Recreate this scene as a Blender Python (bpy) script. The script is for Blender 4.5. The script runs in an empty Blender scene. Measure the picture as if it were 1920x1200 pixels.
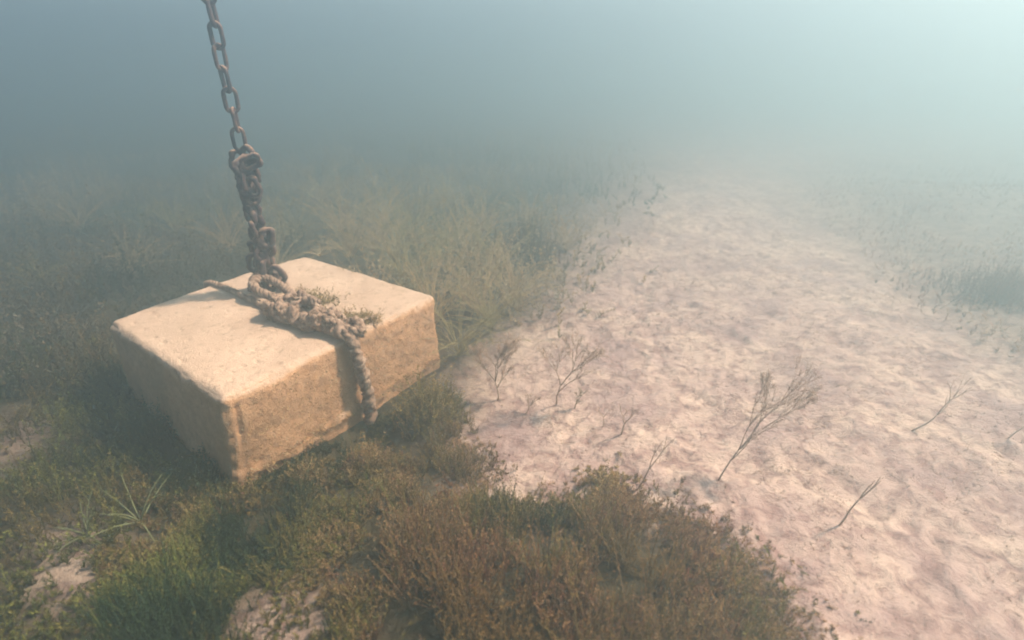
import bpy, math, random
import numpy as np
from mathutils import Vector, Matrix

random.seed(7)
RNG = np.random.default_rng(7)
S = bpy.context.scene
COL = S.collection

# ------------------------------------------------------------------ camera
CAM_H = 1.375
PITCH = math.radians(26.2)
FPX = 1000.0                       # focal length in pixels of a 1920 px wide frame
cd = bpy.data.cameras.new("camera")
cam = bpy.data.objects.new("camera", cd)
COL.objects.link(cam)
cam.location = (0, 0, CAM_H)
cam.rotation_euler = (math.pi / 2 - PITCH, 0, 0)
cd.sensor_width = 36.0
cd.lens = 36.0 * FPX / 1920.0
cd.clip_start = 0.02
cd.clip_end = 500
cd.dof.use_dof = True
cd.dof.focus_distance = 2.05
cd.dof.aperture_fstop = 1.5
S.camera = cam

# ------------------------------------------------------------------ light
SUN_AZ = math.radians(75)          # clockwise from straight ahead (+Y)
SUN_EL = math.radians(50)
w = bpy.data.worlds.new("World")
S.world = w
w.use_nodes = True
nt = w.node_tree
bg = nt.nodes["Background"]
sky = nt.nodes.new("ShaderNodeTexSky")
sky.sky_type = 'NISHITA'
sky.sun_disc = False
sky.sun_elevation = SUN_EL
sky.sun_rotation = SUN_AZ
nt.links.new(sky.outputs[0], bg.inputs[0])
bg.inputs[1].default_value = 0.05

sd = bpy.data.lights.new("sun", 'SUN')
sd.energy = 5.0
sd.angle = math.radians(4.0)
sd.color = (1.0, 0.77, 0.585)
sun = bpy.data.objects.new("sun", sd)
COL.objects.link(sun)
sdir = Vector((math.sin(SUN_AZ) * math.cos(SUN_EL), math.cos(SUN_AZ) * math.cos(SUN_EL), math.sin(SUN_EL)))
sun.rotation_euler = sdir.to_track_quat('Z', 'Y').to_euler()
sun.location = sdir * 12

S.view_settings.view_transform = 'Standard'
S.view_settings.look = 'None'
S.view_settings.exposure = 1.88
S.view_settings.gamma = 1.0
S.render.engine = 'CYCLES'
S.cycles.max_bounces = 8
S.cycles.volume_bounces = 3
S.cycles.diffuse_bounces = 3
S.cycles.transparent_max_bounces = 8
S.cycles.pixel_filter_type = 'BLACKMAN_HARRIS'
S.cycles.filter_width = 1.9
S.cycles.use_denoising = True

# ------------------------------------------------------------------ noise (numpy)
_perm = np.random.default_rng(3).permutation(4096)
_val = np.random.default_rng(4).random(4096) * 2 - 1
def _h(i, j, k):
    return _val[(_perm[(_perm[(_perm[i & 4095] + j) & 4095] + k) & 4095])]
def vnoise(x, y, z=None):
    x = np.asarray(x, float); y = np.asarray(y, float)
    z = np.zeros_like(x) if z is None else np.asarray(z, float)
    xi = np.floor(x).astype(int); yi = np.floor(y).astype(int); zi = np.floor(z).astype(int)
    fx, fy, fz = x - xi, y - yi, z - zi
    s = lambda t: t * t * t * (t * (t * 6 - 15) + 10)
    u, v, q = s(fx), s(fy), s(fz)
    l = lambda a, b, t: a + (b - a) * t
    a = l(l(_h(xi, yi, zi), _h(xi + 1, yi, zi), u), l(_h(xi, yi + 1, zi), _h(xi + 1, yi + 1, zi), u), v)
    b = l(l(_h(xi, yi, zi + 1), _h(xi + 1, yi, zi + 1), u), l(_h(xi, yi + 1, zi + 1), _h(xi + 1, yi + 1, zi + 1), u), v)
    return l(a, b, q)
def fbm(x, y, z=None, oct=4, gain=0.5):
    r = 0; a = 1.0; f = 1.0; t = 0
    for o in range(oct):
        r = r + a * vnoise(x * f + 17.3 * o, y * f - 9.1 * o, None if z is None else z * f + 3.7 * o)
        t += a; a *= gain; f *= 2.03
    return r / t

# ------------------------------------------------------------------ pixels of the photo -> points of the place
CP, SP = math.cos(PITCH), math.sin(PITCH)
def ray(px, py):
    a, b = (px - 960) / FPX, -(py - 600) / FPX
    return np.array([a, CP + b * SP, -SP + b * CP])
def on_z(px, py, z=0.0):
    d = ray(px, py)
    t = (z - CAM_H) / d[2]
    return np.array([d[0] * t, d[1] * t, z])
def at_y(px, py, Y):
    d = ray(px, py)
    t = Y / d[1]
    return np.array([d[0] * t, Y, CAM_H + d[2] * t])

def inpoly(x, y, poly):
    ins = np.zeros(np.shape(x), bool)
    n = len(poly)
    for i in range(n):
        x0, y0 = poly[i]; x1, y1 = poly[(i + 1) % n]
        if y0 == y1: continue
        c = ((y0 > y) != (y1 > y)) & (x < (x1 - x0) * (y - y0) / (y1 - y0) + x0)
        ins ^= c
    return ins
def G2(p): return tuple(on_z(*p)[:2])
# the bare sand channel, drawn on the seabed in metres
SAND = [G2(p) for p in [(1510, 1230), (1430, 1125), (1345, 1060), (1250, 1015), (1160, 968), (1070, 985), (1000, 1012), (925, 985),
                        (865, 900), (845, 810), (865, 700), (985, 620), (1035, 530), (1110, 450), (1150, 380), (1230, 320), (1330, 270)]]
SAND += [(SAND[-1][0] + 4, 16), (22, 16)] + [G2(p) for p in [(1480, 320), (1540, 420), (1640, 510), (1720, 600), (1920, 710)]]
SAND += [(3.5, G2((1920, 710))[1] - .1), (3.5, -1.5), (0.75, -1.5)]
PATCH = [[G2(p) for p in [(40, 1010), (150, 985), (230, 1040), (190, 1120), (110, 1180), (40, 1130)]],
         [G2(p) for p in [(-40, 820), (40, 810), (50, 850), (-10, 890), (-60, 870)]],
         [G2(p) for p in [(470, 1150), (590, 1120), (620, 1230), (430, 1260)]]]
def sand_mask(x, y):
    """1 = bare sand, 0 = overgrown"""
    n = fbm(x * 5, y * 5, oct=3) * 0.24 * (0.5 + 0.26 * np.abs(y))
    m = fbm(x * 5 + 50, y * 5 + 50, oct=3) * 0.24 * (0.5 + 0.26 * np.abs(y))
    r = inpoly(x + n, y + m, SAND).astype(float)
    r = np.maximum(r, .5 * ((x > 1.5) & (y > 1.5)))
    for P in PATCH:
        r = np.maximum(r, 0.7 * inpoly(x + n * .6, y + m * .6, P))
    return r
def ground_z(x, y):
    x = np.asarray(x, float); y = np.asarray(y, float)
    z = 0.05 * fbm(x * .5, y * .5, oct=2) + 0.022 * fbm(x * 2.3, y * 2.3, oct=2)
    a = 0.5                                              # lumps of silt drawn out by the current
    u, v = x * math.cos(a) + y * math.sin(a), -x * math.sin(a) + y * math.cos(a)
    wv = fbm(u * 3.1, v * 3.1, oct=2) * .6
    r = 1 - np.abs(fbm(u * 5.5 + wv, v * 9.5 - wv, oct=2)) * 2.4
    z = z + 0.009 * r + 0.015 * fbm(u * 13 + wv, v * 21, oct=4, gain=.62)
    z = z + 0.22 * np.exp(-(((x - 5.2) / 1.5) ** 2 + ((y - 5.0) / 1.2) ** 2))
    # the block has settled: flat under it
    k = np.exp(-((((x + .70) / .95) ** 2 + ((y - 2.0) / .95) ** 2) ** 2))
    s_ = on_z(705, 800)
    c_ = on_z(425, 925)
    z = z - .03 * np.exp(-((x - c_[0]) ** 2 + (y - c_[1]) ** 2) / .15 ** 2)
    return z * (1 - .9 * k) - .035 * k - .055 * np.exp(-((x - s_[0]) ** 2 + (y - s_[1]) ** 2) / .16 ** 2)
def gz(x, y): return float(ground_z(np.array([x]), np.array([y]))[0])

# ------------------------------------------------------------------ object helpers
def tag(o, label=None, cat=None, group=None, kind=None):
    if label: o["label"] = label
    if cat: o["category"] = cat
    if group: o["group"] = group
    if kind: o["kind"] = kind
    return o
def mesh_np(name, V, F, mat, parent=None, smooth=True, attrs=None):
    """V (n,3), F list of (m,k) arrays of equal-sided faces"""
    me = bpy.data.meshes.new(name)
    V = np.asarray(V, np.float32)
    if isinstance(F, np.ndarray): F = [F]
    loops = np.concatenate([f.ravel() for f in F]).astype(np.int32)
    tot = np.concatenate([np.full(len(f), f.shape[1]) for f in F]).astype(np.int32)
    st = np.concatenate([[0], np.cumsum(tot)[:-1]]).astype(np.int32)
    me.vertices.add(len(V)); me.vertices.foreach_set("co", V.ravel())
    me.loops.add(len(loops)); me.loops.foreach_set("vertex_index", loops)
    me.polygons.add(len(tot)); me.polygons.foreach_set("loop_start", st); me.polygons.foreach_set("loop_total", tot)
    me.polygons.foreach_set("use_smooth", np.full(len(tot), smooth))
    for k, a in (attrs or {}).items():
        a = np.asarray(a, np.float32)
        if a.ndim == 1:
            at = me.attributes.new(k, 'FLOAT', 'POINT'); at.data.foreach_set("value", a)
        else:
            if a.shape[1] == 3: a = np.hstack([a, np.ones((len(a), 1), np.float32)])
            at = me.attributes.new(k, 'FLOAT_COLOR', 'POINT'); at.data.foreach_set("color", a.ravel())
    me.update(calc_edges=True); me.validate()
    me.materials.append(mat)
    o = bpy.data.objects.new(name, me)
    COL.objects.link(o)
    if parent is not None: o.parent = parent
    return o
def empty(name, loc):
    o = bpy.data.objects.new(name, None)
    o.empty_display_size = .05
    o.location = loc
    COL.objects.link(o)
    return o
class MB:
    def __init__(s): s.V = []; s.Q = []; s.C = []; s.n = 0
    def add(s, V, Q, c=None):
        V = np.asarray(V, float)
        s.V.append(V); s.Q.append(np.asarray(Q) + s.n); s.n += len(V)
        s.C.append(np.tile(np.asarray(c if c is not None else (1, 1, 1), float), (len(V), 1)))
    def tube(s, P, R, sides=8, c=None, closed=False, lump=0.0, fq=30.0):
        P = np.asarray(P, float); n = len(P)
        R = np.broadcast_to(np.asarray(R, float), (n,)).copy()
        T = np.roll(P, -1, 0) - np.roll(P, 1, 0) if closed else np.gradient(P, axis=0)
        T /= np.linalg.norm(T, axis=1)[:, None] + 1e-12
        N = np.zeros_like(P)
        a = np.array([0, 0, 1.]) if abs(T[0][2]) < .9 else np.array([1., 0, 0])
        N[0] = np.cross(T[0], a); N[0] /= np.linalg.norm(N[0])
        for i in range(1, n):
            v = N[i - 1] - T[i] * (N[i - 1] @ T[i]); N[i] = v / (np.linalg.norm(v) + 1e-12)
        B = np.cross(T, N)
        th = np.linspace(0, 2 * np.pi, sides, endpoint=False)
        ring = (np.cos(th)[None, :, None] * N[:, None, :] + np.sin(th)[None, :, None] * B[:, None, :])
        V = (P[:, None, :] + ring * R[:, None, None])
        if lump:
            F_ = V.reshape(-1, 3)
            d = fbm(F_[:, 0] * fq, F_[:, 1] * fq, F_[:, 2] * fq, oct=3)
            V = V + ring * (d.reshape(n, sides) * lump)[:, :, None]
        V = V.reshape(-1, 3)
        idx = np.arange(n * sides).reshape(n, sides)
        m = n if closed else n - 1
        i0 = idx[:m]; i1 = idx[(np.arange(m) + 1) % n]
        Q = np.stack([i0, np.roll(i0, -1, 1), np.roll(i1, -1, 1), i1], -1).reshape(-1, 4)
        s.add(V, Q, c)
        if not closed:
            for e, row in ((0, idx[0][::-1]), (-1, idx[-1])):
                s.V.append(P[e][None]); s.C.append(s.C[-1][:1]); ci = s.n; s.n += 1
                base = ci - len(V) if e == 0 else ci - len(V) - 1
                r = row + base
                s.Q.append(np.stack([r, np.roll(r, -1), np.full(sides, ci), np.full(sides, ci)], -1))
    def build(s, name, mat, parent=None, smooth=True):
        Q = np.vstack(s.Q)
        tri = Q[:, 2] == Q[:, 3]
        F = [f for f in (Q[~tri], Q[tri][:, :3]) if len(f)]
        return mesh_np(name, np.vstack(s.V), F, mat, parent, smooth, {"Tint": np.vstack(s.C)})

# ------------------------------------------------------------------ materials
def mat(name):
    m = bpy.data.materials.new(name); m.use_nodes = True
    t = m.node_tree
    b = t.nodes["Principled BSDF"]
    b.inputs["Roughness"].default_value = .9
    b.inputs["Specular IOR Level"].default_value = .15
    return m, t, b
def N(t, kind, **kw):
    n = t.nodes.new(kind)
    for k, v in kw.items():
        if k in n.inputs: n.inputs[k].default_value = v
        else: setattr(n, k, v)
    return n
def noise(t, scale, detail=4, rough=.55, vec=None, dist=0.0):
    n = N(t, "ShaderNodeTexNoise", Scale=scale, Detail=detail, Roughness=rough, Distortion=dist)
    if vec: t.links.new(vec, n.inputs["Vector"])
    return n
def ramp(t, src, stops):
    r = t.nodes.new("ShaderNodeValToRGB")
    e = r.color_ramp.elements
    while len(e) < len(stops): e.new(.5)
    for k, (p, c) in enumerate(stops):
        e[k].position = p
        e[k].color = (c, c, c, 1) if isinstance(c, (int, float)) else (*c, 1)
    t.links.new(src, r.inputs[0])
    return r
def mix(t, fac, a, b, mode='MIX'):
    m = t.nodes.new("ShaderNodeMix"); m.data_type = 'RGBA'; m.blend_type = mode
    for sock, v in ((m.inputs[0], fac), (m.inputs[6], a), (m.inputs[7], b)):
        if hasattr(v, 'is_output') or hasattr(v, 'links'): t.links.new(v, sock)
        elif isinstance(v, (int, float)): sock.default_value = v
        else: sock.default_value = (*v, 1)
    return m.outputs[2]
def bump(t, b, h, strength, dist):
    n = N(t, "ShaderNodeBump", Strength=strength, Distance=dist)
    t.links.new(h, n.inputs["Height"])
    if b.inputs["Normal"].is_linked:
        t.links.new(b.inputs["Normal"].links[0].from_socket, n.inputs["Normal"])
    t.links.new(n.outputs[0], b.inputs["Normal"])

# seabed: pink-beige silt, mauve algal film, detritus where weed grows, its colour deepened for the shade between stems
m_sea, t, b = mat("silt")
geo = t.nodes.new("ShaderNodeNewGeometry").outputs["Position"]
n1 = noise(t, 3.2, 5, .6, geo, .6); n2 = noise(t, 16, 6, .68, geo, .5); n3 = noise(t, 75, 5, .7, geo)
c = ramp(t, n1.outputs[0], [(.36, (.38, .270, .250)), (.5, (.50, .370, .315)), (.62, (.59, .450, .365))]).outputs[0]
f = ramp(t, n2.outputs[0], [(.38, .9), (.56, 0.)])
c = mix(t, f.outputs[0], c, (.26, .16, .145))
f = ramp(t, n3.outputs[0], [(.30, .7), (.45, 0.)])
c = mix(t, f.outputs[0], c, (.16, .115, .09))
att = N(t, "ShaderNodeAttribute", attribute_name="bare")
dark = ramp(t, n2.outputs[0], [(.35, (.022, .019, .010)), (.65, (.075, .060, .032))]).outputs[0]
c = mix(t, att.outputs["Fac"], dark, c)
t.links.new(c, b.inputs["Base Color"])
bump(t, b, n2.outputs[0], .7, .028); bump(t, b, n3.outputs[0], .8, .008)

# concrete with silt on level faces and brown film on the sides
m_con, t, b = mat("overgrown_concrete")
tc = t.nodes.new("ShaderNodeTexCoord").outputs["Object"]
g = t.nodes.new("ShaderNodeNewGeometry")
sx = t.nodes.new("ShaderNodeSeparateXYZ"); t.links.new(g.outputs["Normal"], sx.inputs[0])
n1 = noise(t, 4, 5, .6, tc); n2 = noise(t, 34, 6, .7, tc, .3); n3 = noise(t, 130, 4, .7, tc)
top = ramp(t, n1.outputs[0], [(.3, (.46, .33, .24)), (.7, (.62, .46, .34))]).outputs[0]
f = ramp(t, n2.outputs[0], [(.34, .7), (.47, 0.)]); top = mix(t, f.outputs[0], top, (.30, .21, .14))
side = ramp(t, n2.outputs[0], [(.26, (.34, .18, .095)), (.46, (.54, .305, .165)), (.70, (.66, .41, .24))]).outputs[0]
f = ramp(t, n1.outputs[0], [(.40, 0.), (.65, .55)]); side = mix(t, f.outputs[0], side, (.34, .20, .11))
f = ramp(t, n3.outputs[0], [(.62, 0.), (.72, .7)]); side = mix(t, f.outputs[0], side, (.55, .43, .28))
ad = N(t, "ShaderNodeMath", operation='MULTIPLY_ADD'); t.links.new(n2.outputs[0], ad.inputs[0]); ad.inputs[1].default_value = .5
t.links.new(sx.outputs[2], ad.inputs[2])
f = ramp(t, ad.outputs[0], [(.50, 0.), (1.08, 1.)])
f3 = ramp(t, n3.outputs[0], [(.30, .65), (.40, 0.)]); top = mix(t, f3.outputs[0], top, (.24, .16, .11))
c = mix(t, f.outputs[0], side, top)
t.links.new(c, b.inputs["Base Color"])
iv = N(t, "ShaderNodeMath", operation='MULTIPLY_ADD'); t.links.new(f.outputs[0], iv.inputs[0]); iv.inputs[1].default_value = -.75; iv.inputs[2].default_value = .9
bump(t, b, n2.outputs[0], .7, .009); t.links.new(iv.outputs[0], b.inputs["Normal"].links[0].from_node.inputs["Strength"])
bump(t, b, n3.outputs[0], .9, .005)

# rusted, silted chain
m_iron, t, b = mat("rusted_iron")
tc = t.nodes.new("ShaderNodeNewGeometry")
n1 = noise(t, 26, 6, .7, tc.outputs["Position"], .4); n2 = noise(t, 120, 4, .7, tc.outputs["Position"])
c = ramp(t, n1.outputs[0], [(.34, (.022, .018, .028)), (.52, (.065, .042, .042)), (.70, (.23, .135, .09))]).outputs[0]
sx = t.nodes.new("ShaderNodeSeparateXYZ"); t.links.new(tc.outputs["Normal"], sx.inputs[0])
f = ramp(t, sx.outputs[2], [(.35, 0.), (.95, .6)]); c = mix(t, f.outputs[0], c, (.42, .28, .20))
t.links.new(c, b.inputs["Base Color"]); b.inputs["Roughness"].default_value = .75
bump(t, b, n1.outputs[0], .6, .006); bump(t, b, n2.outputs[0], .5, .002)

m_rope, t, b = mat("silted_rope")
tc = t.nodes.new("ShaderNodeNewGeometry")
n1 = noise(t, 40, 6, .7, tc.outputs["Position"], .5); n2 = noise(t, 190, 4, .7, tc.outputs["Position"])
c = ramp(t, n1.outputs[0], [(.30, (.10, .065, .045)), (.5, (.27, .18, .13)), (.7, (.48, .35, .26))]).outputs[0]
t.links.new(c, b.inputs["Base Color"])
bump(t, b, n1.outputs[0], .8, .006); bump(t, b, n2.outputs[0], .8, .002)

def plant_mat(name, trans=.35):
    m, t, b = mat(name)
    a = N(t, "ShaderNodeAttribute", attribute_name="Tint")
    t.links.new(a.outputs["Color"], b.inputs["Base Color"])
    tr = t.nodes.new("ShaderNodeBsdfTranslucent"); t.links.new(a.outputs["Color"], tr.inputs[0])
    mx = t.nodes.new("ShaderNodeMixShader"); mx.inputs[0].default_value = trans
    t.links.new(b.outputs[0], mx.inputs[1]); t.links.new(tr.outputs[0], mx.inputs[2])
    t.links.new(mx.outputs[0], t.nodes["Material Output"].inputs[0])
    return m
m_weed = plant_mat("waterweed")
m_stem = plant_mat("weed_stem", .1)

m_shell, t, b = mat("pale_shell")
b.inputs["Base Color"].default_value = (.62, .57, .5, 1); b.inputs["Roughness"].default_value = .45
m_dark, t, b = mat("dark_debris")
n1 = noise(t, 30, 5); c = ramp(t, n1.outputs[0], [(.3, (.06, .045, .05)), (.7, (.20, .15, .15))]).outputs[0]
t.links.new(c, b.inputs["Base Color"])

# ------------------------------------------------------------------ seabed
def axis(n, lo, hi, c, fine):
    s = np.linspace(-1, 1, n); k = 5.2
    a = np.sinh(k * s) / math.sinh(k)
    out = np.where(a < 0, c + a * (c - lo), c + a * (hi - c))
    return out
xs = axis(760, -32, 32, 0.2, 0); ys = axis(700, -8, 40, 1.9, 0)
X, Y = np.meshgrid(xs, ys)
Z = ground_z(X, Y)
bare = 0
for k in range(12):
    bare = bare + sand_mask(X + RNG.normal(0, .055, X.shape) * (.5 + .35 * np.abs(Y) + .2 * Y ** 2), Y + RNG.normal(0, .055, X.shape) * (.5 + .35 * np.abs(Y) + .2 * Y ** 2)) / 12
for _ in range(2):
    p = np.pad(bare, 1, mode='edge')
    bare = (p[:-2, 1:-1] + p[2:, 1:-1] + p[1:-1, :-2] + p[1:-1, 2:] + 2 * bare) / 6
idx = np.arange(X.size).reshape(X.shape)
Q = np.stack([idx[:-1, :-1], idx[:-1, 1:], idx[1:, 1:], idx[1:, :-1]], -1).reshape(-1, 4)
sea = mesh_np("seabed", np.stack([X, Y, Z], -1).reshape(-1, 3), Q, m_sea, attrs={"bare": bare.ravel()})
tag(sea, kind="structure")

# ------------------------------------------------------------------ concrete block
YAW = math.radians(37.0)
H = .35
zt = H + .01
cB = on_z(414, 752, zt); cC = on_z(819, 553, zt); cA = on_z(197, 603, zt); cD = on_z(572, 478, zt)
e1 = np.array([math.sin(YAW), math.cos(YAW), 0]); e2 = np.array([-math.cos(YAW), math.sin(YAW), 0])
def bil(u, v):
    return (cB * ((1 - u) * (1 - v))[:, None] + cC * (u * (1 - v))[:, None] + cA * ((1 - u) * v)[:, None] + cD * (u * v)[:, None])
nu, nv, nw = 150, 150, 60
pts = {}; V = []; Fq = []
def grid_face(fn, na, nb, flip):
    a = np.linspace(0, 1, na); bb = np.linspace(0, 1, nb)
    A, B_ = np.meshgrid(a, bb)
    P = fn(A.ravel(), B_.ravel())
    i = np.arange(A.size).reshape(A.shape) + sum(len(q) for q in V)
    q = np.stack([i[:-1, :-1], i[:-1, 1:], i[1:, 1:], i[1:, :-1]], -1).reshape(-1, 4)
    V.append(P); Fq.append(q[:, ::-1] if flip else q)
one = np.ones_like; zer = np.zeros_like
grid_face(lambda a, b_: np.stack([a, b_, one(a)], -1), nu, nv, False)
grid_face(lambda a, b_: np.stack([a, zer(a), b_], -1), nu, nw, False)
grid_face(lambda a, b_: np.stack([a, one(a), b_], -1), nu, nw, True)
grid_face(lambda a, b_: np.stack([zer(a), a, b_], -1), nv, nw, True)
grid_face(lambda a, b_: np.stack([one(a), a, b_], -1), nv, nw, False)
P = np.vstack(V)
# box in metres about its own centre, rounded edges
LX, LY, LZ = 1.02, .99, H + .27
q = (P - .5) * np.array([LX, LY, LZ])
rr = .032 + .016 * fbm(q[:, 0] * 5, q[:, 1] * 5, q[:, 2] * 5, oct=2)
hs = np.array([LX, LY, LZ]) / 2
inner = np.clip(q, -(hs - rr[:, None]), hs - rr[:, None])
d = q - inner
ln = np.linalg.norm(d, axis=1)[:, None] + 1e-9
nrm = d / ln
q = inner + nrm * rr[:, None]
lump = .010 * fbm(q[:, 0] * 6, q[:, 1] * 6, q[:, 2] * 6, oct=3) * (1 - .6 * np.clip(nrm[:, 2], 0, 1)) + .0045 * fbm(q[:, 0] * 34, q[:, 1] * 34, q[:, 2] * 34, oct=3, gain=.6) * (1.0 - .8 * np.clip(nrm[:, 2], 0, 1))
pit = fbm(q[:, 0] * 45 + 9, q[:, 1] * 45, q[:, 2] * 45, oct=1)
lump -= .0045 * np.clip((pit - .74) / .2, 0, 1)
# chipped edges
edge = 1 - np.clip(np.abs(nrm).max(1) * 1.0, 0, 1)
lump -= .03 * edge * np.clip(fbm(q[:, 0] * 9 + 4, q[:, 1] * 9, q[:, 2] * 9, oct=2) + .15, 0, 1)
# worn groove near the front corner and at the foot of the front face
fr = np.clip(-nrm[:, 1], 0, 1)
u01 = q[:, 0] / LX + .5
lump -= .012 * fr * np.exp(-((u01 - .045) / .008) ** 2) * np.clip((q[:, 2] - .10) / .05, 0, 1) * (q[:, 2] < .265)
lump += .018 * fr * np.exp(-((q[:, 2] + .04) / .035) ** 2) * (fbm(q[:, 0] * 14, q[:, 2] * 30, oct=3) + .3)
q = q + nrm * lump[:, None]
u = q[:, 0] / LX + .5; v = q[:, 1] / LY + .5
wpos = bil(u, v)
dn_ = np.clip(.5 - q[:, 2] / LZ, 0, 1) * np.clip(1 - u, 0, 1) * np.clip(1 - v, 0, 1)
wpos[:, 0] -= .050 * dn_; wpos[:, 1] -= .030 * dn_
wpos[:, 2] = zt + (q[:, 2] - LZ / 2) + .012 * np.sin(u * 3) * v
ctr = np.array([*(cA + cB + cC + cD)[:2] / 4, 0])
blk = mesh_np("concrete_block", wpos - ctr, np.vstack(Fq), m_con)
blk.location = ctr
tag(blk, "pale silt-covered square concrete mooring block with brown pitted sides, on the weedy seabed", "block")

def btop(px, py, dz=0.0):
    return on_z(px, py, zt + dz)

# ------------------------------------------------------------------ chain
ch0 = btop(508, 540, .02)
chx, chy = ch0[0], ch0[1]
def chz(py):      # height on the vertical line above the block that shows at picture row py
    lo, hi = 0, 4
    for _ in range(40):
        m_ = (lo + hi) / 2
        dy = chy * CP - (m_ - CAM_H) * SP
        up = (m_ - CAM_H) * CP + chy * SP
        if 600 - FPX * up / dy > py: lo = m_
        else: hi = m_
    return lo
def link_mesh(L, W, r, lump=0.0, seed=0, stud=False):
    mb = MB(); n = 44
    th = np.linspace(0, 2 * np.pi, n, endpoint=False)
    a = W / 2 - r; s_ = (L / 2 - r) - a
    x = a * np.cos(th); z = a * np.sin(th) + np.sign(np.sin(th)) * s_ * np.clip(np.abs(np.sin(th)) * 4, 0, 1)
    Pp = np.stack([x, 0 * x, z], -1)
    mb.tube(Pp + seed * 3.1, r, 12, closed=True, lump=lump, fq=38)
    mb.V[0] = mb.V[0] - seed * 3.1
    return mb
chain = empty("mooring_chain", (chx, chy, zt + .02))
tag(chain, "rusty silt-dusted chain hanging taut above the concrete block, bunched and doubled lower down", "chain")
L, W_, R_ = .108, .064, .0085
pitch = L - 4 * R_ + .004
protos = [link_mesh(L, W_, R_, .0022, k).build("link", m_iron, chain) for k in range(4)]
crust = [link_mesh(L * .95, W_ * 1.08, R_ * 1.3, .009, k + 9).build("link", m_iron, chain) for k in range(4)]
used = set()
def put(proto, loc, rot):
    if proto.name in used:
        o = proto.copy(); COL.objects.link(o); o.parent = chain
    else: o = proto; used.add(proto.name)
    o.matrix_local = Matrix.Translation(Vector(loc) - chain.location) @ rot.to_4x4()
    return o
z0 = chz(282)
ang = math.radians(10)
k = 0
z = z0 + L / 2 - .01
while z < 2.15:
    a = ang + (k % 2) * math.pi / 2 + math.radians(14) * k * (1 if k > 1 else .3)
    R = Matrix.Rotation(a, 3, 'Z') @ Matrix.Rotation(random.uniform(-.05, .05), 3, 'X')
    put(protos[k % 4], (chx + .004 * math.sin(k * 1.3), chy, z), R)
    z += pitch; k += 1
# the doubled, knotted part
zk = z0 - .005; zb = zt + .05
n2 = 13
for i in range(n2):
    f_ = i / (n2 - 1)
    z = zk - .03 + (zb - zk) * f_
    for s_ in (0, 1):
        if i in (4,) and s_: continue
        th = f_ * 9.5 + s_ * math.pi
        rad = (.028, .030, .030, .022, .010, .016, .024, .032, .026, .028, .032, .036, .040)[i]
        R = Matrix.Rotation(th + (i % 2) * 1.45 + random.uniform(-.3, .3), 3, 'Z') @ Matrix.Rotation(random.uniform(-.55, .55), 3, 'Y') @ Matrix.Rotation(random.uniform(-.35, .35), 3, 'X')
        put(crust[(i + 2 * s_) % 4], (chx + math.cos(th) * rad + .006 * math.sin(i * 2.1), chy + math.sin(th) * rad, z + random.uniform(-.01, .01)), R)
for (px, py, ax, tilt) in [(470, 304, .3, 1.2), (455, 308, .9, 1.0), (500, 446, .5, .25), (476, 492, .1, .15), (520, 515, .2, -.5), (490, 470, 1.2, .9), (474, 350, .2, -.3), (462, 338, 1.4, .3)]:
    p = at_y(px, py, chy - .03)
    put(crust[px % 4], p, Matrix.Rotation(ax, 3, 'Z') @ Matrix.Rotation(tilt, 3, 'Y'))

mb = MB()
zz_ = np.linspace(zk - .02, zb - .01, 60)
ff_ = np.linspace(0, 1, 60)
mb.tube(np.stack([.010 * np.sin(ff_ * 17), .010 * np.cos(ff_ * 13), zz_ - (zt + .02)], -1), .021 + .014 * fbm(ff_ * 9, ff_ * 0 + 3, oct=2) - .016 * np.exp(-((ff_ - .42) / .08) ** 2), 12, lump=.012, fq=45)
mb.build("crusted_growth", m_iron, chain)

# ------------------------------------------------------------------ rope
def spline(P, n):
    P = np.asarray(P, float)
    Pp = np.vstack([2 * P[0] - P[1], P, 2 * P[-1] - P[-2]])
    out = []
    per = max(2, n // (len(P) - 1))
    for i in range(len(P) - 1):
        p0, p1, p2, p3 = Pp[i:i + 4]
        for t_ in np.linspace(0, 1, per, endpoint=False):
            out.append(.5 * ((2 * p1) + (-p0 + p2) * t_ + (2 * p0 - 5 * p1 + 4 * p2 - p3) * t_ ** 2 + (-p0 + 3 * p1 - 3 * p2 + p3) * t_ ** 3))
    out.append(P[-1])
    return np.array(out)
def rope_mb(mb, P, r, turns_per_m=16, n=140, fuzz=.004):
    C_ = spline(P, n)
    T = np.gradient(C_, axis=0); T /= np.linalg.norm(T, axis=1)[:, None]
    s_ = np.concatenate([[0], np.cumsum(np.linalg.norm(np.diff(C_, axis=0), axis=1))])
    a = np.cross(T, np.array([.3, .2, 1.])); a /= np.linalg.norm(a, axis=1)[:, None] + 1e-9
    b_ = np.cross(T, a)
    for k in range(3):
        ph = s_ * turns_per_m * 2 * np.pi + k * 2.094
        rr_ = r * (1 + .3 * fbm(s_ * 22 + k * 5, s_ * 0 + k, oct=2))
        mb.tube(C_ + (a * np.cos(ph)[:, None] + b_ * np.sin(ph)[:, None]) * r * .5, rr_ * .58, 9, lump=fuzz, fq=60)
rope = empty("mooring_rope", tuple(btop(560, 580)))
tag(rope, "thick knotted rope crusted with silt, strapped over the concrete block and down its front face", "rope")
ro = np.array(rope.location)
def rp(L_): return [np.array(p) - ro for p in L_]
outb = -e2                                  # front face points this way
def front(px, py, off=.03):                 # point on the front face plane
    nrm_ = np.array([(cC - cB)[1], -(cC - cB)[0], 0]); nrm_ /= np.linalg.norm(nrm_)
    d = ray(px, py); o_ = np.array([0, 0, CAM_H]); p0 = cB + nrm_ * off
    t_ = ((p0 - o_) @ nrm_) / (d @ nrm_)
    return o_ + d * t_
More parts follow.
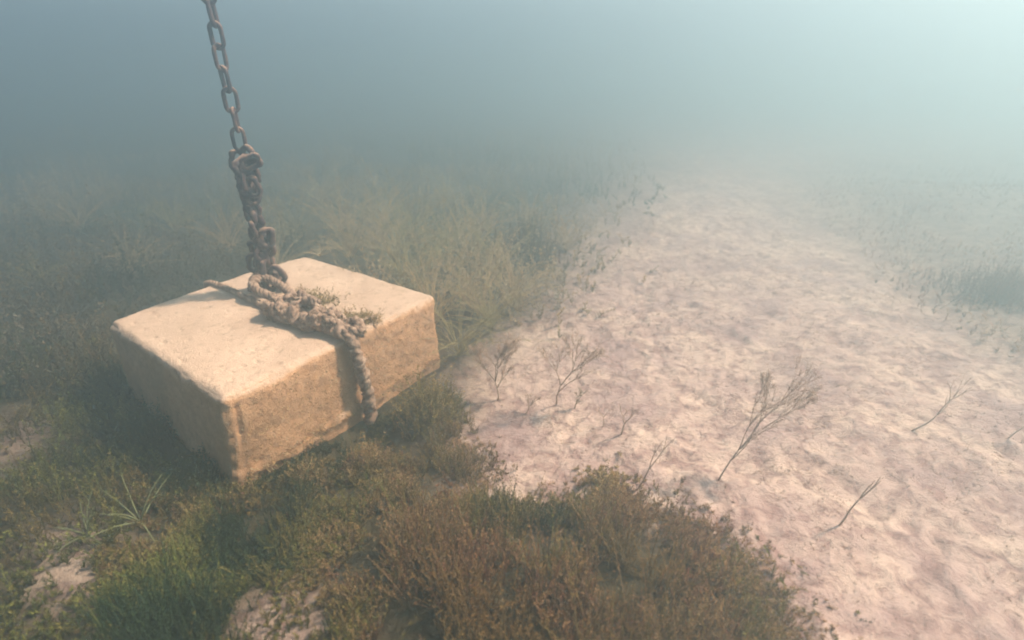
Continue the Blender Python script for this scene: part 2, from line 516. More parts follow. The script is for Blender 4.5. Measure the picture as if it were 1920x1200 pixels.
# long strap: over the far edge, across the top, over the front edge, down to the weed
mb = MB()
back = btop(390, 531, .012)
rope_mb(mb, rp([back + np.array([-.05, .05, -.25]), back + np.array([-.03, .03, -.06]), back, btop(420, 538, .02), btop(458, 556, .022), btop(500, 574, .022)]), .014, n=150)
rope_mb(mb, rp([btop(500, 574, .022), btop(545, 588, .03), btop(600, 606, .03), btop(640, 625, .028), btop(655, 632, .012),
                front(664, 652, .022), front(676, 690, .030), front(687, 735, .034), front(694, 775, .030), front(697, 812, .030), front(700, 845, .034), front(704, 890, .05)]), .0245, n=320, fuzz=.013)
mb.build("strap", m_rope, rope)
# heavy bight of rope through the foot of the chain
mb = MB()
rope_mb(mb, rp([btop(545, 575, .02), btop(520, 560, .04), btop(484, 545, .07), btop(474, 530, .09), btop(492, 520, .10), btop(522, 532, .07), btop(548, 552, .045), btop(560, 575, .03)]), .019, n=160)
rope_mb(mb, rp([btop(470, 545, .02), btop(476, 520, .07), btop(500, 505, .10), btop(528, 515, .07), btop(535, 540, .03)]), .015, n=100)
mb.build("loop", m_rope, rope)
# lumpy knots
def knot(cx, cy, sz, seed, z=.045):
    r_ = random.Random(seed); mb = MB()
    c0 = btop(cx, cy, z)
    for k in range(3):
        ph = r_.uniform(0, 6); P = []
        A = Matrix.Rotation(r_.uniform(-.7, .7), 3, 'X') @ Matrix.Rotation(r_.uniform(-.7, .7), 3, 'Y') @ Matrix.Rotation(r_.uniform(0, 6), 3, 'Z')
        for t_ in np.linspace(0, 2 * math.pi * .93, 11):
            v_ = A @ Vector((math.cos(t_) * sz, math.sin(t_) * sz * .75, math.sin(t_ * 2 + ph) * sz * .35))
            P.append(c0 + np.array(v_))
        rope_mb(mb, rp(P), .0165, n=110, fuzz=.013)
    return mb.build("knot", m_rope, rope)
for i, (cx, cy, sz) in enumerate([(520, 578, .050), (545, 582, .062), (575, 588, .064), (606, 600, .054), (638, 610, .046), (664, 614, .034), (560, 570, .05), (590, 604, .04)]):
    knot(cx, cy, sz, i, .045 if i < 4 else .032)
mb = MB()
rope_mb(mb, rp([btop(548, 560, .05), btop(575, 565, .07), btop(600, 580, .07), btop(615, 590, .05)]), .014, n=80, fuzz=.008)
rope_mb(mb, rp([btop(655, 606, .03), btop(675, 600, .03), btop(692, 596, .018), btop(702, 594, .01)]), .006, n=60, fuzz=.005)
mb.build("loose_end", m_rope, rope)

# ------------------------------------------------------------------ weeds
GREEN = np.array([.135, .125, .035]); OLIVE = np.array([.25, .185, .065]); TAN = np.array([.34, .235, .11])
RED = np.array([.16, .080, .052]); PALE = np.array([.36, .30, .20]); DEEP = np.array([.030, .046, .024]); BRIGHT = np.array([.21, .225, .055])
def quads(base, dirv, side, length, width, bend=None):
    """tapered little leaves: base (n,3), unit dir and side vectors"""
    mid = base + dirv * (length * .5)[:, None]
    tip = base + dirv * length[:, None]
    if bend is not None: tip = tip + bend
    w_ = side * (width * .5)[:, None]
    V = np.stack([base - w_ * .3, mid - w_, tip, mid + w_, base + w_ * .3], 1)
    return V          # (n,5,3) pentagons
def norm(a): return a / (np.linalg.norm(a, axis=-1, keepdims=True) + 1e-9)
def weed_bed(name, label, N_, sampler, hfun, colfun, nodes=7, leaves=4, leaf=.012, lw=.0022, lean=.35, curve=.03, strag=0.05, z=None):
    xy = sampler(N_); n = len(xy)
    x, y = xy[:, 0], xy[:, 1]
    h = hfun(x, y) * RNG.uniform(.55, 1.25, n)
    jm = 0
    for _ in range(8):
        jm = jm + sand_mask(x + RNG.normal(0, .05, n) * (.6 + .5 * np.abs(y)), y + RNG.normal(0, .05, n) * (.6 + .5 * np.abs(y))) / 8
    h = h * (1 - .72 * jm)
    lo = RNG.random(n) < strag
    h = np.where(lo, h * 1.7, h)
    col = colfun(x, y) * RNG.uniform(.65, 1.4, (n, 1))
    az = RNG.uniform(0, 2 * np.pi, n); ln_ = RNG.normal(0, lean, n)
    up = norm(np.stack([np.cos(az) * ln_, np.sin(az) * ln_, np.ones(n)], -1))
    cv = np.stack([np.cos(az * 3), np.sin(az * 3), np.zeros(n)], -1) * RNG.uniform(0, 1, n)[:, None] * curve
    base = np.stack([x, y, ground_z(x, y) - .004 if z is None else z(x, y)], -1)
    def pos(f): return base[:, None] + up[:, None] * (h[:, None] * f)[..., None] + cv[:, None] * (f ** 2)[..., None]
    # stems: ribbons of five pieces
    f = np.tile(np.linspace(0, 1, 5), (n, 1))
    Pn = pos(f)
    sd_ = norm(np.cross(up, np.stack([np.cos(az), np.sin(az), np.zeros(n)], -1) + 1e-3))
    wd = .0013 * (1.3 - f)[..., None] * sd_[:, None]
    sv = np.concatenate([Pn - wd, Pn + wd], 1).reshape(-1, 3)          # 10 verts per stem
    bi = (np.arange(n) * 10)[:, None, None]
    st = np.array([[i, i + 1, i + 6, i + 5] for i in range(4)])[None]
    SQ = (bi + st).reshape(-1, 4)
    SC = np.repeat(col * .9, 10, 0)
    # leaves in whorls
    fn = (np.arange(nodes)[None] + RNG.uniform(-.4, .4, (n, nodes)) + 1) / nodes
    fn = np.clip(fn, .12, 1.02)
    Pb = pos(fn)
    Pb = np.repeat(Pb[:, :, None], leaves, 2)
    la = RNG.uniform(0, 2 * np.pi, (n, nodes, leaves)); tilt = RNG.uniform(.25, 1.1, (n, nodes, leaves))
    D = np.stack([np.cos(la), np.sin(la), tilt], -1) + up[:, None, None] * .4
    D = norm(D).reshape(-1, 3)
    Sd = norm(np.cross(D, RNG.normal(size=D.shape)))
    LL = leaf * RNG.uniform(.5, 1.4, len(D)) * np.repeat((1.25 - fn * .6)[:, :, None], leaves, 2).ravel()
    LV = quads(Pb.reshape(-1, 3), D, Sd, LL, np.full(len(D), lw))
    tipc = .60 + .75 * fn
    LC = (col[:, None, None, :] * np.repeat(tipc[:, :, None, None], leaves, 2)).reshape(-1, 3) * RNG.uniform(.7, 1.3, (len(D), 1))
    LQ = (np.arange(len(D)) * 5)[:, None] + np.arange(5)[None] + len(sv)
    Vv = np.vstack([sv, LV.reshape(-1, 3)])
    Cc = np.vstack([SC, np.repeat(LC, 5, 0)])
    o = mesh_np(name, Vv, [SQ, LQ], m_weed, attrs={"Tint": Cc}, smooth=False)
    if label: tag(o, label, "waterweed", kind="stuff")
    return o
BLK = [tuple(p[:2]) for p in (cB, cC, cD, cA)]
def make_sampler(polys, clump=3.0, thr=-.15, near=None, bias=None):
    allp = np.array([p for P in polys for p in P])
    lo, hi = allp.min(0), allp.max(0)
    def f(N_):
        out = []; got = 0
        for _ in range(60):
            p = RNG.uniform(lo, hi, (N_ * 2, 2))
            ok = np.zeros(len(p), bool)
            for P in polys: ok |= inpoly(p[:, 0], p[:, 1], P)
            p = p[ok]
            if bias is not None: p = p[RNG.random(len(p)) < bias(p[:, 0], p[:, 1])]
            p = p[~inpoly(p[:, 0], p[:, 1], BLK)]
            nn = fbm(p[:, 0] * clump, p[:, 1] * clump, oct=3) + RNG.normal(0, .12, len(p))
            jt = RNG.normal(0, .055, p.shape) * (.5 + .35 * np.abs(p[:, 1:2]) + .2 * p[:, 1:2] ** 2)
            sm = sand_mask(p[:, 0] + jt[:, 0], p[:, 1] + jt[:, 1])
            p = p[(nn > thr) & (RNG.random(len(p)) > sm * .985)]
            out.append(p); got += len(p)
            if got > N_: break
        return np.vstack(out)[:N_]
    return f
def patchy(*cols, sc=2.4, off=0.0, k=1.0):
    cols = np.array(cols) * k
    def f(x, y):
        t_ = np.clip((fbm(x * sc + off, y * sc - off, oct=3) * 1.5 + .5) + RNG.normal(0, .14, len(x)), 0, .999) * (len(cols) - 1)
        i = np.floor(t_).astype(int); fr_ = (t_ - i)[:, None]
        return cols[i] * (1 - fr_) + cols[np.minimum(i + 1, len(cols) - 1)] * fr_
    return f
def P_(*l): return [G2(p) for p in l]
hn = lambda a, b_, sc=2.2, off=0: (lambda x, y: a + b_ * (fbm(x * sc + off, y * sc, oct=3) + .25).clip(-.3, 1))

def tone(x, y):
    g1, g2, g3 = on_z(300, 1130), on_z(930, 1150), on_z(1280, 1060)
    a = lambda g, w_: np.exp(-((x - g[0]) ** 2 + (y - g[1]) ** 2) / w_ ** 2)[:, None]
    return 1 + a(g1, .22) * np.array([.05, .32, .0]) + a(g2, .26) * np.array([.16, -.06, .03]) + a(g3, .22) * np.array([.22, .02, .08])
fore = P_((250, 925), (430, 890), (700, 765), (850, 740), (1000, 920), (1250, 930), (1560, 1100), (1700, 1330), (200, 1330), (180, 1060))
def fore_h(x, y):
    nrm_ = np.array([(cC - cB)[1], -(cC - cB)[0]]); nrm_ /= np.linalg.norm(nrm_)
    dist = (x - cB[0]) * nrm_[0] + (y - cB[1]) * nrm_[1]
    k_ = np.clip((dist - .0) / .34, 0, 1)
    return hn(.06, .12, 3.6)(x, y) * (.30 + .70 * k_) * (1 - .45 * np.clip((x - .15) / .7, 0, 1))
weed_bed("waterweed_bed", "olive and rust-brown bushy waterweed carpeting the foreground below the block", 15000, make_sampler([fore], 7, -.15),
         fore_h, lambda x, y: tone(x, y) * patchy(DEEP, GREEN * .8, OLIVE * .8, BRIGHT * .7, OLIVE * .8, TAN * .75, TAN * .8, RED, OLIVE * .7)(x, y), nodes=9, leaves=4, leaf=.0100, lw=.0019, strag=.12, lean=.42)
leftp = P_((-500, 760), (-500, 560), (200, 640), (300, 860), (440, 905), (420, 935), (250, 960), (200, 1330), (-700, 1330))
weed_bed("waterweed_bed", "low green waterweed, coloured darker for the shade left of the block and along the left edge", 6500, make_sampler([leftp], 3.2, -.2),
         hn(.045, .07), patchy(DEEP, GREEN * .7, BRIGHT * .8, GREEN, BRIGHT, OLIVE * .8, off=5, k=.72), nodes=7, leaves=4, leaf=.014, lw=.003)  # greens scaled down so the block's shade is partly in their colour
backp = [(-9, 2.6), (-9, 11), (2.2, 11), (1.6, 5), (.9, 3.2), (.1, 2.2), (-.1, 1.9), (.3, 2.5), (-.6, 2.9), (-1.5, 2.4), (-1.5, 1.9)]
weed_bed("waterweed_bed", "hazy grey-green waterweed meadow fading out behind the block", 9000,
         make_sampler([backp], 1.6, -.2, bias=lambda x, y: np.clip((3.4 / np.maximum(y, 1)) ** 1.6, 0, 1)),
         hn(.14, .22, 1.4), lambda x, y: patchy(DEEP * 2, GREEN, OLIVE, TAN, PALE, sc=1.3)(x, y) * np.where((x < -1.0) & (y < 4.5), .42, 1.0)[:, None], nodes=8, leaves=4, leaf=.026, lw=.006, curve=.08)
rightp = [G2((1480, 320)), G2((1540, 420)), G2((1640, 510)), G2((1720, 600)), G2((1920, 710)), (4.5, 1.6), (9, 3), (12, 11), (6, 11)]
weed_bed("waterweed_bed", "brownish mauve waterweed bank rising at the right beyond the bare sand", 7000,
         make_sampler([rightp], 1.6, -.1, bias=lambda x, y: np.clip((3.4 / np.maximum(y, 1)) ** 1.4, 0, 1)),
         hn(.05, .08, 1.4), patchy(RED * 1.6, TAN * .9, np.array([.40, .26, .20]), np.array([.30, .18, .14]), sc=1.3), nodes=6, leaves=4, leaf=.014, lw=.003, curve=.03)

def rim_sampler(N_):
    p = RNG.uniform([-.3, .4], [1.0, 1.75], (N_ * 10, 2)); jm = 0
    for _ in range(10):
        jm = jm + sand_mask(p[:, 0] + RNG.normal(0, .10, len(p)), p[:, 1] + RNG.normal(0, .10, len(p))) / 10
    keep = (jm > .25) & (jm < .86) & (RNG.random(len(p)) < (1.05 - jm)) & (fbm(p[:, 0] * 5, p[:, 1] * 5, oct=3) > -.12)
    return p[keep][:N_]
rm = weed_bed("algae_wisps", None, 2600, rim_sampler, hn(.022, .035, 4), patchy(RED * 1.5, TAN * .9, np.array([.42, .27, .17]), OLIVE, sc=4), nodes=7, leaves=4, leaf=.010, lw=.0016, lean=.5)
tag(rm, "thin rusty-brown algae wisps straggling over the border between foreground weed and sand", "algae", kind="stuff")
# fine algal fuzz on the open sand (thin, uncountable)
sandp = P_((870, 700), (1040, 520), (1200, 380), (1500, 380), (1750, 520), (1920, 660), (2300, 900), (2300, 1330), (1500, 1330), (1330, 1020), (1100, 930), (900, 930))
allx = np.array(sandp)
def sand_sampler(N_):
    lo, hi = allx.min(0), allx.max(0)
    p = RNG.uniform(lo, hi, (N_ * 12, 2)); p = p[inpoly(p[:, 0], p[:, 1], sandp)]
    nn = fbm(p[:, 0] * 4, p[:, 1] * 4, oct=4)
    p = p[nn + RNG.normal(0, .1, len(p)) > .14]
    return p[:N_]
fz = weed_bed("algal_fuzz", None, 6500, sand_sampler, hn(.008, .012), patchy(np.array([.26, .17, .13]), np.array([.36, .25, .19]), np.array([.44, .32, .23])), nodes=4, leaves=4, leaf=.008, lw=.0013, lean=.9)
tag(fz, "sparse brown algal fuzz in patches on the open pinkish sand", "algae", kind="stuff")

# growth on the block and rope
def rope_fuzz(N_):
    pts_ = []
    for (cx, cy, sx_, sy_) in [(640, 600, 30, 14), (600, 566, 40, 14), (570, 560, 25, 12), (690, 600, 22, 8), (655, 615, 26, 10)]:
        for _ in range(N_ // 5):
            pts_.append(btop(random.gauss(cx, sx_ * .5), random.gauss(cy, sy_ * .5))[:2])
    return np.array(pts_)
rf = weed_bed("algae_tufts", None, 700, rope_fuzz, lambda x, y: np.full(len(x), .03), patchy(OLIVE, TAN, TAN * 1.6, PALE), nodes=6, leaves=4, leaf=.009, lw=.0018, lean=.6, z=lambda x, y: np.full(len(x), zt - .004))
tag(rf, "tan wispy algae growing beside the rope knots on the block's top", "algae", kind="stuff")
mb = MB()
nF = 900
fV = []
def film(N_):
    """short growth on the front face and its foot"""
    u_ = RNG.uniform(.02, .98, N_); zz = RNG.uniform(0, 1, N_) ** 1.5 * H * .92
    nrm_ = np.array([(cC - cB)[1], -(cC - cB)[0], 0]); nrm_ /= np.linalg.norm(nrm_)
    base = cB + (cC - cB) * u_[:, None] + nrm_ * .004; base[:, 2] = zz + .01
    D = norm(nrm_ * 1.0 + RNG.normal(0, .5, (N_, 3)) + np.array([0, 0, .25]))
    Sd = norm(np.cross(D, RNG.normal(size=D.shape)))
    LV = quads(base, D, Sd, RNG.uniform(.006, .017, N_) * (1 + .8 * (zz < .05)), np.full(N_, .0028))
    c_ = patchy(OLIVE * .9, TAN, TAN * 1.5, PALE)(base[:, 0] * 3, base[:, 2] * 3 + u_)
    o = mesh_np("algae_film", LV.reshape(-1, 3), np.arange(N_ * 5).reshape(-1, 5), m_weed, attrs={"Tint": np.repeat(c_, 5, 0)}, smooth=False)
    return o
fo = film(1900)
tag(fo, "short brown algal turf coating the block's sunlit front face", "algae", kind="stuff")

def fuzz_on(parent, n_, ln_, wd_, cols, name="algae_fuzz"):
    Vs = []; Ns = []
    for o in parent.children:
        if o.name.startswith(name): continue
        me = o.data; m4 = np.array(o.matrix_local)
        v_ = np.empty(len(me.vertices) * 3, np.float32); me.vertices.foreach_get("co", v_)
        q_ = np.empty(len(me.vertices) * 3, np.float32); me.vertex_normals.foreach_get("vector", q_)
        Vs.append(v_.reshape(-1, 3) @ m4[:3, :3].T + m4[:3, 3]); Ns.append(q_.reshape(-1, 3) @ m4[:3, :3].T)
    Vs = np.vstack(Vs); Ns = np.vstack(Ns)
    i = RNG.integers(0, len(Vs), n_)
    wt_ = fbm(Vs[i, 0] * 25, Vs[i, 1] * 25, Vs[i, 2] * 25, oct=2) > -.1
    i = i[wt_]
    D = norm(Ns[i] + RNG.normal(0, .45, (len(i), 3))); Sd = norm(np.cross(D, RNG.normal(size=D.shape)))
    LV = quads(Vs[i] - D * .001, D, Sd, ln_ * RNG.uniform(.4, 1.3, len(i)), np.full(len(i), wd_))
    c_ = np.array(cols)[RNG.integers(0, len(cols), len(i))] * RNG.uniform(.7, 1.3, (len(i), 1))
    o = mesh_np(name, LV.reshape(-1, 3), np.arange(len(i) * 5).reshape(-1, 5), m_weed, parent, attrs={"Tint": np.repeat(c_, 5, 0)}, smooth=False)
    o["kind"] = "stuff"
fuzz_on(rope, 14000, .013, .0016, [(.42, .30, .21), (.30, .21, .13), (.52, .38, .28), (.22, .17, .08)])
fuzz_on(chain, 5200, .007, .0020, [(.22, .14, .11), (.12, .08, .08), (.34, .23, .17)])

# ------------------------------------------------------------------ single plants
def sprig(name, px, py, hgt, lean, label, col, kind='tree', spread=.5, seed=0, group=None, r0=.0045, leafy=0.0, depth=5, zb_=None):
    r_ = random.Random(seed)
    p = on_z(px, py, 0)
    base = Vector((p[0], p[1], gz(p[0], p[1]) - .005)) if zb_ is None else Vector(on_z(px, py, zb_))
    o = empty(name, base); tag(o, label, "waterweed", group)
    st = MB(); tw = MB(); LB = []; LD = []; LLn = []
    def branch(p0, d0, L_, r, dep, mb_):
        P = [p0]; d_ = d0.copy(); q_ = p0.copy()
        nseg = 6
        for k in range(nseg):
            d_ = (d_ + Vector((r_.gauss(0, .07), r_.gauss(0, .07), r_.gauss(0, .04) + .02))).normalized()
            q_ = q_ + d_ * L_ / nseg; P.append(q_)
            if leafy and dep < depth:
                for _ in range(int(leafy)):
                    LB.append(tuple(q_)); LD.append(tuple(d_ * .7 + Vector((r_.gauss(0, 1), r_.gauss(0, 1), r_.gauss(0, 1))))); LLn.append(r_.uniform(.006, .02))
        mb_.tube([tuple(v_) for v_ in P], np.linspace(r, r * .6, len(P)), 5, c=tuple(np.array(col) * r_.uniform(.85, 1.15)))
        if dep <= 0: return
        nb = 2 if r_.random() < .6 else 3
        for k in range(nb):
            a_ = r_.uniform(0, 6.28) if dep < depth - 1 else (k * math.pi + r_.uniform(-.5, .5))
            sdv = Vector((math.cos(a_), math.sin(a_) * .8, 0))
            branch(q_, (d_ + sdv * spread * r_.uniform(.6, 1.2)).normalized(), L_ * r_.uniform(.60, .84), max(r * .62, .0007), dep - 1, tw)
        if dep >= 2 and r_.random() < .6:
            m_ = P[4]; a_ = r_.uniform(0, 6.28)
            branch(m_, (d_ + Vector((math.cos(a_), math.sin(a_), .1)) * spread).normalized(), L_ * .6, r * .6, dep - 2, tw)
    d = Vector((math.sin(lean), r_.uniform(-.15, .15), math.cos(lean))).normalized()
    if kind == 'tree':
        branch(Vector((0, 0, 0)), d, hgt * (.34 if depth > 2 else .6), r0, depth, st)
    else:                                   # fan of arching stems
        ns = 46 if kind == 'spray' else 9
        for k in range(ns):
            a_ = k / ns * 6.283 + r_.uniform(-.3, .3); tl = (r_.uniform(.1, .75) if kind == 'fan' else abs(r_.gauss(0, .38))) * (spread / .5)
            if kind == 'spray': a_ = r_.uniform(0, 6.283)
            d_ = (d + Vector((math.cos(a_) * tl, math.sin(a_) * tl, 0))).normalized()
            mb_ = st if k < 3 else tw
            Lk = hgt * (r_.uniform(.6, 1.05) if kind == 'fan' else r_.uniform(.3, 1.1)); w1, w2 = r_.gauss(0, .12), r_.gauss(0, .12); P = [Vector((0, 0, 0))]
            for q_ in range(9):
                d_ = (d_ + Vector((math.cos(a_) * .07 + w1 * (kind == 'spray'), math.sin(a_) * .07 + w2 * (kind == 'spray'), -.05 * tl))).normalized()
                P.append(P[-1] + d_ * Lk / 9)
                if q_ > 1:
                    for _ in range(int(leafy)):
                        LB.append(tuple(P[-1])); LD.append(tuple(d_ * 1.0 + Vector((r_.gauss(0, .5), r_.gauss(0, .5), r_.gauss(0, .5))))); LLn.append(r_.uniform(.010, .035) * hgt / .4)
            mb_.tube([tuple(v_) for v_ in P], np.linspace(r0, r0 * .35, 10), 4, c=tuple(np.array(col) * r_.uniform(.7, 1.3)))
    st.build("stem", m_stem, o)
    if tw.n: tw.build("branches", m_stem, o)
    if LB:
        B_ = np.array(LB); D = norm(np.array(LD)); Sd = norm(np.cross(D, RNG.normal(size=D.shape)))
        LV = quads(B_, D, Sd, np.array(LLn), np.full(len(B_), (.0010 if kind == 'tree' else .0015)))
        c_ = np.repeat(np.array(col)[None] * RNG.uniform(.7, 1.35, (len(B_), 1)), 5, 0)
        mesh_np("foliage", LV.reshape(-1, 3), np.arange(len(B_) * 5).reshape(-1, 5), m_weed, o, attrs={"Tint": c_}, smooth=False)
    return o
BR = (.50, .37, .28); BRD = (.40, .29, .22); SPG = "single weeds rooted in the sand"
sprig("branching_weed", 1043, 757, .35, .12, "tallest V-shaped branching weed on the sand, forked widely, right of the block", BR, seed=3, group=SPG, leafy=2, r0=.0042, spread=.40)
sprig("branching_weed", 934, 742, .31, .10, "bushy upright weed standing on the sand nearest the block's right corner", BR, seed=5, group=SPG, leafy=5, spread=.45)
sprig("branching_weed", 1077, 768, .12, .15, "small pale sprig just right of the tallest forked weed", (.27, .21, .13), seed=8, group=SPG, leafy=2, r0=.003, depth=3)
sprig("branching_weed", 1163, 826, .20, .30, "short forked weed leaning right in the middle of the sand", BR, seed=11, group=SPG, leafy=1, depth=3)
sprig("branching_weed", 1132, 800, .10, -.05, "tiny faint sprig left of the short forked weed", BR, seed=12, group=SPG, leafy=1, r0=.0025, depth=2)
sprig("branching_weed", 1190, 936, .20, .35, "thin bare stalk leaning right at the edge of the foreground weed", BR, seed=14, group=SPG, r0=.003, depth=2, spread=.3)
sprig("branching_weed", 1343, 918, .42, .14, "largest weed on the open sand, leaning right with brushy side branches", BRD, seed=23, group=SPG, leafy=3, r0=.0032, spread=.26)
sprig("branching_weed", 1567, 1002, .21, .22, "bare dark stalk leaning right on the lower right sand", BRD, seed=27, group=SPG, leafy=1, r0=.0036, depth=1, spread=.2)
sprig("branching_weed", 1702, 822, .33, .85, "pale long-armed weed sprawling to the right at the right side of the sand", BR, seed=31, group=SPG, r0=.004, spread=.45, depth=3)
sprig("branching_weed", 985, 770, .12, .5, "small leaning sprig between the two tallest weeds", BR, seed=33, group=SPG, leafy=2, r0=.0028, depth=3)
sprig("branching_weed", 1880, 840, .22, .5, "faint weed at the extreme right edge of the sand", BR, seed=35, group=SPG, leafy=1, r0=.003, depth=3)
sprig("spiky_weed", 262, 975, .20, .0, "pale spiky weed with splayed fingers in front of the block's shaded face", (.20, .22, .11), kind='fan', spread=.85, seed=41, r0=.0032, leafy=2)
sprig("spiky_weed", 170, 1010, .15, -.25, "sprawling pale green weed beside the lower left sandy patch", (.16, .18, .09), kind='fan', spread=1.0, seed=43, r0=.0028, leafy=2)
sprig("spiky_weed", 600, 480, .12, .1, "pale star-shaped sprig poking up at the block's far corner", (.42, .34, .2), kind='fan', spread=.9, seed=44, r0=.0028, leafy=0, zb_=.35)

TH = "feathery weeds in the thicket behind the block"
lab = {
 (700, 600, .46): "tan feathery weed arching just behind the block's right top corner",
 (860, 660, .44): "bushy olive weed pressed against the block's right-hand end",
 (900, 600, .42): "tall straw-coloured weed at the sand's edge, right of the block",
 (960, 590, .30): "low rounded weed at the sandy edge of the thicket",
 (840, 520, .50): "large pale arching weed in the middle of the thicket behind the block",
}
SPC = [(.44, .34, .18), (.34, .29, .13), (.50, .37, .20)]
for i, ((px, py, hh), lb) in enumerate(lab.items()):
    sprig("feathery_weed", px, py, hh * 1.25, .1, lb, SPC[i % 3], kind='spray', spread=.5, seed=60 + i, group=TH, leafy=5, r0=.0016)
for i, (px, py, hh) in enumerate([(880, 560, .5), (930, 530, .42), (810, 610, .5), (870, 500, .5), (780, 560, .55), (960, 560, .34), (740, 500, .6), (920, 620, .34), (700, 480, .6), (660, 490, .6), (560, 455, .5), (640, 440, .55), (720, 430, .5), (780, 470, .5), (430, 470, .4), (520, 520, .42), (760, 540, .45), (900, 450, .4), (990, 430, .4), (330, 440, .4), (150, 430, .4), (600, 380, .6), (850, 390, .5), (1060, 480, .28), (250, 520, .35), (80, 540, .3)]):
    sprig("feathery_weed", px, py, hh * 1.2, .1, "wispy tan weed lost in the hazy thicket behind and right of the block", SPC[i % 3], kind='spray', spread=.5, seed=80 + i, group=TH, leafy=5, r0=.0018)

# leafy clump at the foot of the block's right-hand side, dark clump beyond
def clump(name, label, px, py, rad, hh, n, cols, leaf=.013, lw=.0028):
    c0 = on_z(px, py)[:2]
    def sm(N_):
        a_ = RNG.uniform(0, 6.283, N_); r_ = np.abs(RNG.normal(0, .5, N_)) * rad
        return np.stack([c0[0] + np.cos(a_) * r_, c0[1] + np.sin(a_) * r_], -1)
    o = weed_bed(name, None, n, sm, lambda x, y: hh * np.clip(1.2 - .9 * (np.hypot(x - c0[0], y - c0[1]) / rad) ** 2, .25, 1.2), patchy(*cols, sc=6), nodes=9, leaves=5, leaf=leaf, lw=lw, lean=.5)
    tag(o, label, "debris" if name == "leaf_litter" else "waterweed"); return o
clump("weed_clump", "green leafy weed clump at the foot of the block's front face, right of the rope", 805, 775, .15, .17, 420, (GREEN, OLIVE, TAN))
clump("weed_clump", "dark weed clump at the left edge of the sand beyond the block", 985, 500, .34, .26, 500, (DEEP, RED * .7, GREEN * .6), .014, .003)
clump("weed_clump", "dark purplish weed clump at the right edge of the picture", 1870, 570, .42, .25, 520, (RED * .8, np.array([.12, .08, .08]), RED), .014, .003)
clump("weed_clump", "small rusty weed tuft on the sandy notch of the foreground weed", 1140, 935, .13, .10, 260, (RED, TAN, OLIVE))

clump("weed_clump", "low brownish weed tuft at the foot of the block under the hanging rope", 690, 868, .13, .075, 260, (OLIVE * .8, TAN * .8, RED))
clump("weed_clump", "low olive weed tuft at the foot of the block's front face, left of the rope", 570, 895, .14, .065, 240, (OLIVE * .8, GREEN * .7, TAN * .8))
DG = (DEEP, DEEP * 1.6, GREEN * .5)  # near-black greens: shade of the left face put into the weed colour
clump("weed_clump", "bushy weed, coloured dark to deepen the shade, at the foot of the block's shaded left face, near its front end", 365, 905, .15, .10, 300, DG)
clump("weed_clump", "bushy weed, coloured dark to deepen the shade, at the foot of the block's shaded left face, halfway along", 285, 815, .16, .11, 320, DG)
clump("weed_clump", "bushy weed, coloured dark to deepen the shade, at the foot of the block's shaded left face, at the far end", 225, 735, .16, .10, 300, DG)
clump("weed_clump", "low mossy weed tuft at the block's nearest bottom corner", 455, 935, .11, .06, 200, (GREEN * .7, OLIVE * .8, RED))
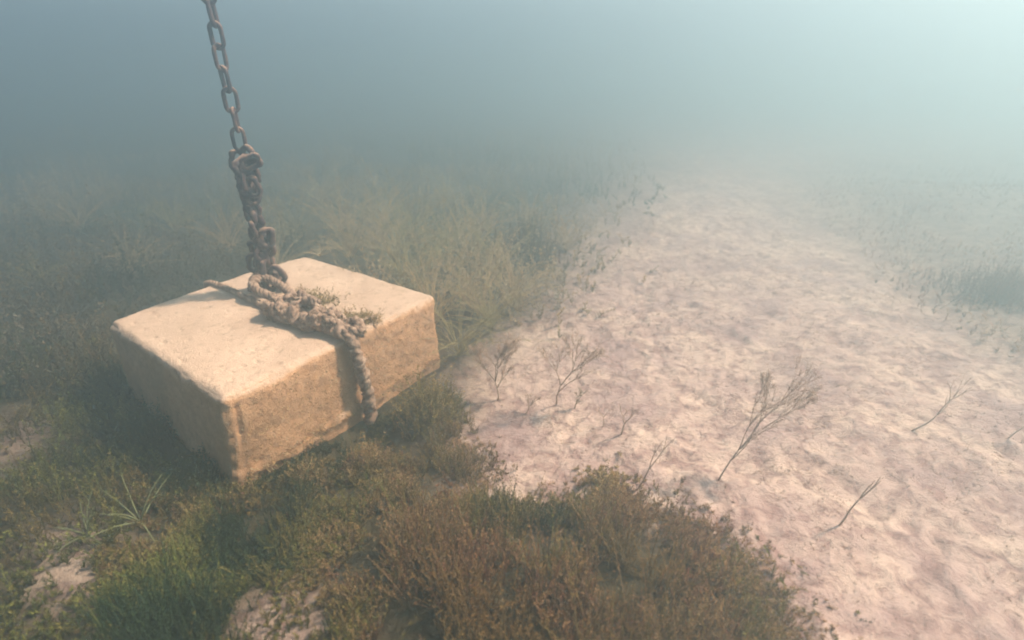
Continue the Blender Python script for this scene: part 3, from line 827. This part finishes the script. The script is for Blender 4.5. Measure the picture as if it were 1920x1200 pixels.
# ------------------------------------------------------------------ small finds on the bottom
def lump_mesh(px, py, sx, sy, sz, rot, seed, amp=.35):
    th, ph = np.meshgrid(np.linspace(0, 2 * np.pi, 28, endpoint=False), np.linspace(0.02, np.pi - .02, 16))
    V = np.stack([np.cos(th) * np.sin(ph), np.sin(th) * np.sin(ph), np.cos(ph)], -1).reshape(-1, 3)
    V = V * (1 + amp * fbm(V[:, 0] * 2.2 + seed, V[:, 1] * 2.2, V[:, 2] * 2.2, oct=3)[:, None]) * np.array([sx, sy, sz])
    idx = np.arange(16 * 28).reshape(16, 28)
    Q = np.stack([idx[:-1], idx[1:], np.roll(idx[1:], -1, 1), np.roll(idx[:-1], -1, 1)], -1).reshape(-1, 4)
    return V, Q
def lump(name, label, cat, px, py, s3, rot, seed, m_, amp=.35, sink=.3):
    V, Q = lump_mesh(px, py, *s3, rot, seed, amp)
    o = mesh_np(name, V, Q, m_)
    p = on_z(px, py); o.location = (p[0], p[1], gz(p[0], p[1]) + s3[2] * (1 - sink)); o.rotation_euler = (0, .1, rot)
    tag(o, label, cat); return o
lump("shell", "small whitish shell lying at the edge of the weed, right of the block", "shell", 826, 806, (.028, .014, .008), .3, 2, m_shell, .2, .2)
# specks of silt drifting in the water
nS = 420
c_ = np.stack([RNG.uniform(-2.6, 3.0, nS), RNG.uniform(.9, 4.5, nS), RNG.uniform(.15, 2.0, nS)], -1)
oc = np.array([(1, 0, 0), (-1, 0, 0), (0, 1, 0), (0, -1, 0), (0, 0, 1), (0, 0, -1)], float)
of = np.array([(0, 2, 4), (2, 1, 4), (1, 3, 4), (3, 0, 4), (2, 0, 5), (1, 2, 5), (3, 1, 5), (0, 3, 5)])
V = (c_[:, None] + oc[None] * (RNG.uniform(.0006, .0014, nS)[:, None, None] * RNG.uniform(.5, 1.3, (nS, 6))[..., None])).reshape(-1, 3)
o = mesh_np("silt_specks", V, (of[None] + (np.arange(nS) * 6)[:, None, None]).reshape(-1, 3), m_shell)
tag(o, "tiny pale specks of silt drifting in the water", "silt", kind="stuff")

# ------------------------------------------------------------------ the water itself
hz = bpy.data.materials.new("turbid_water"); hz.use_nodes = True
t = hz.node_tree; t.nodes.remove(t.nodes["Principled BSDF"])
pv = t.nodes.new("ShaderNodeVolumePrincipled")
pv.inputs["Color"].default_value = (.425, .57, .62, 1)
pv.inputs["Density"].default_value = .25
pv.inputs["Anisotropy"].default_value = .70
t.links.new(pv.outputs[0], t.nodes["Material Output"].inputs["Volume"])
x0, x1, y0, y1, zl, zh = -31, 31, -7.5, 39, -1.0, 2.4
V = np.array([(x, y, z) for z in (zl, zh) for y in (y0, y1) for x in (x0, x1)], float)
Q = np.array([(0, 2, 3, 1), (4, 5, 7, 6), (0, 1, 5, 4), (2, 6, 7, 3), (0, 4, 6, 2), (1, 3, 7, 5)])
o = mesh_np("haze", V, Q, hz, smooth=False)
tag(o, "pale blue-green turbid water all around", "water", kind="stuff")
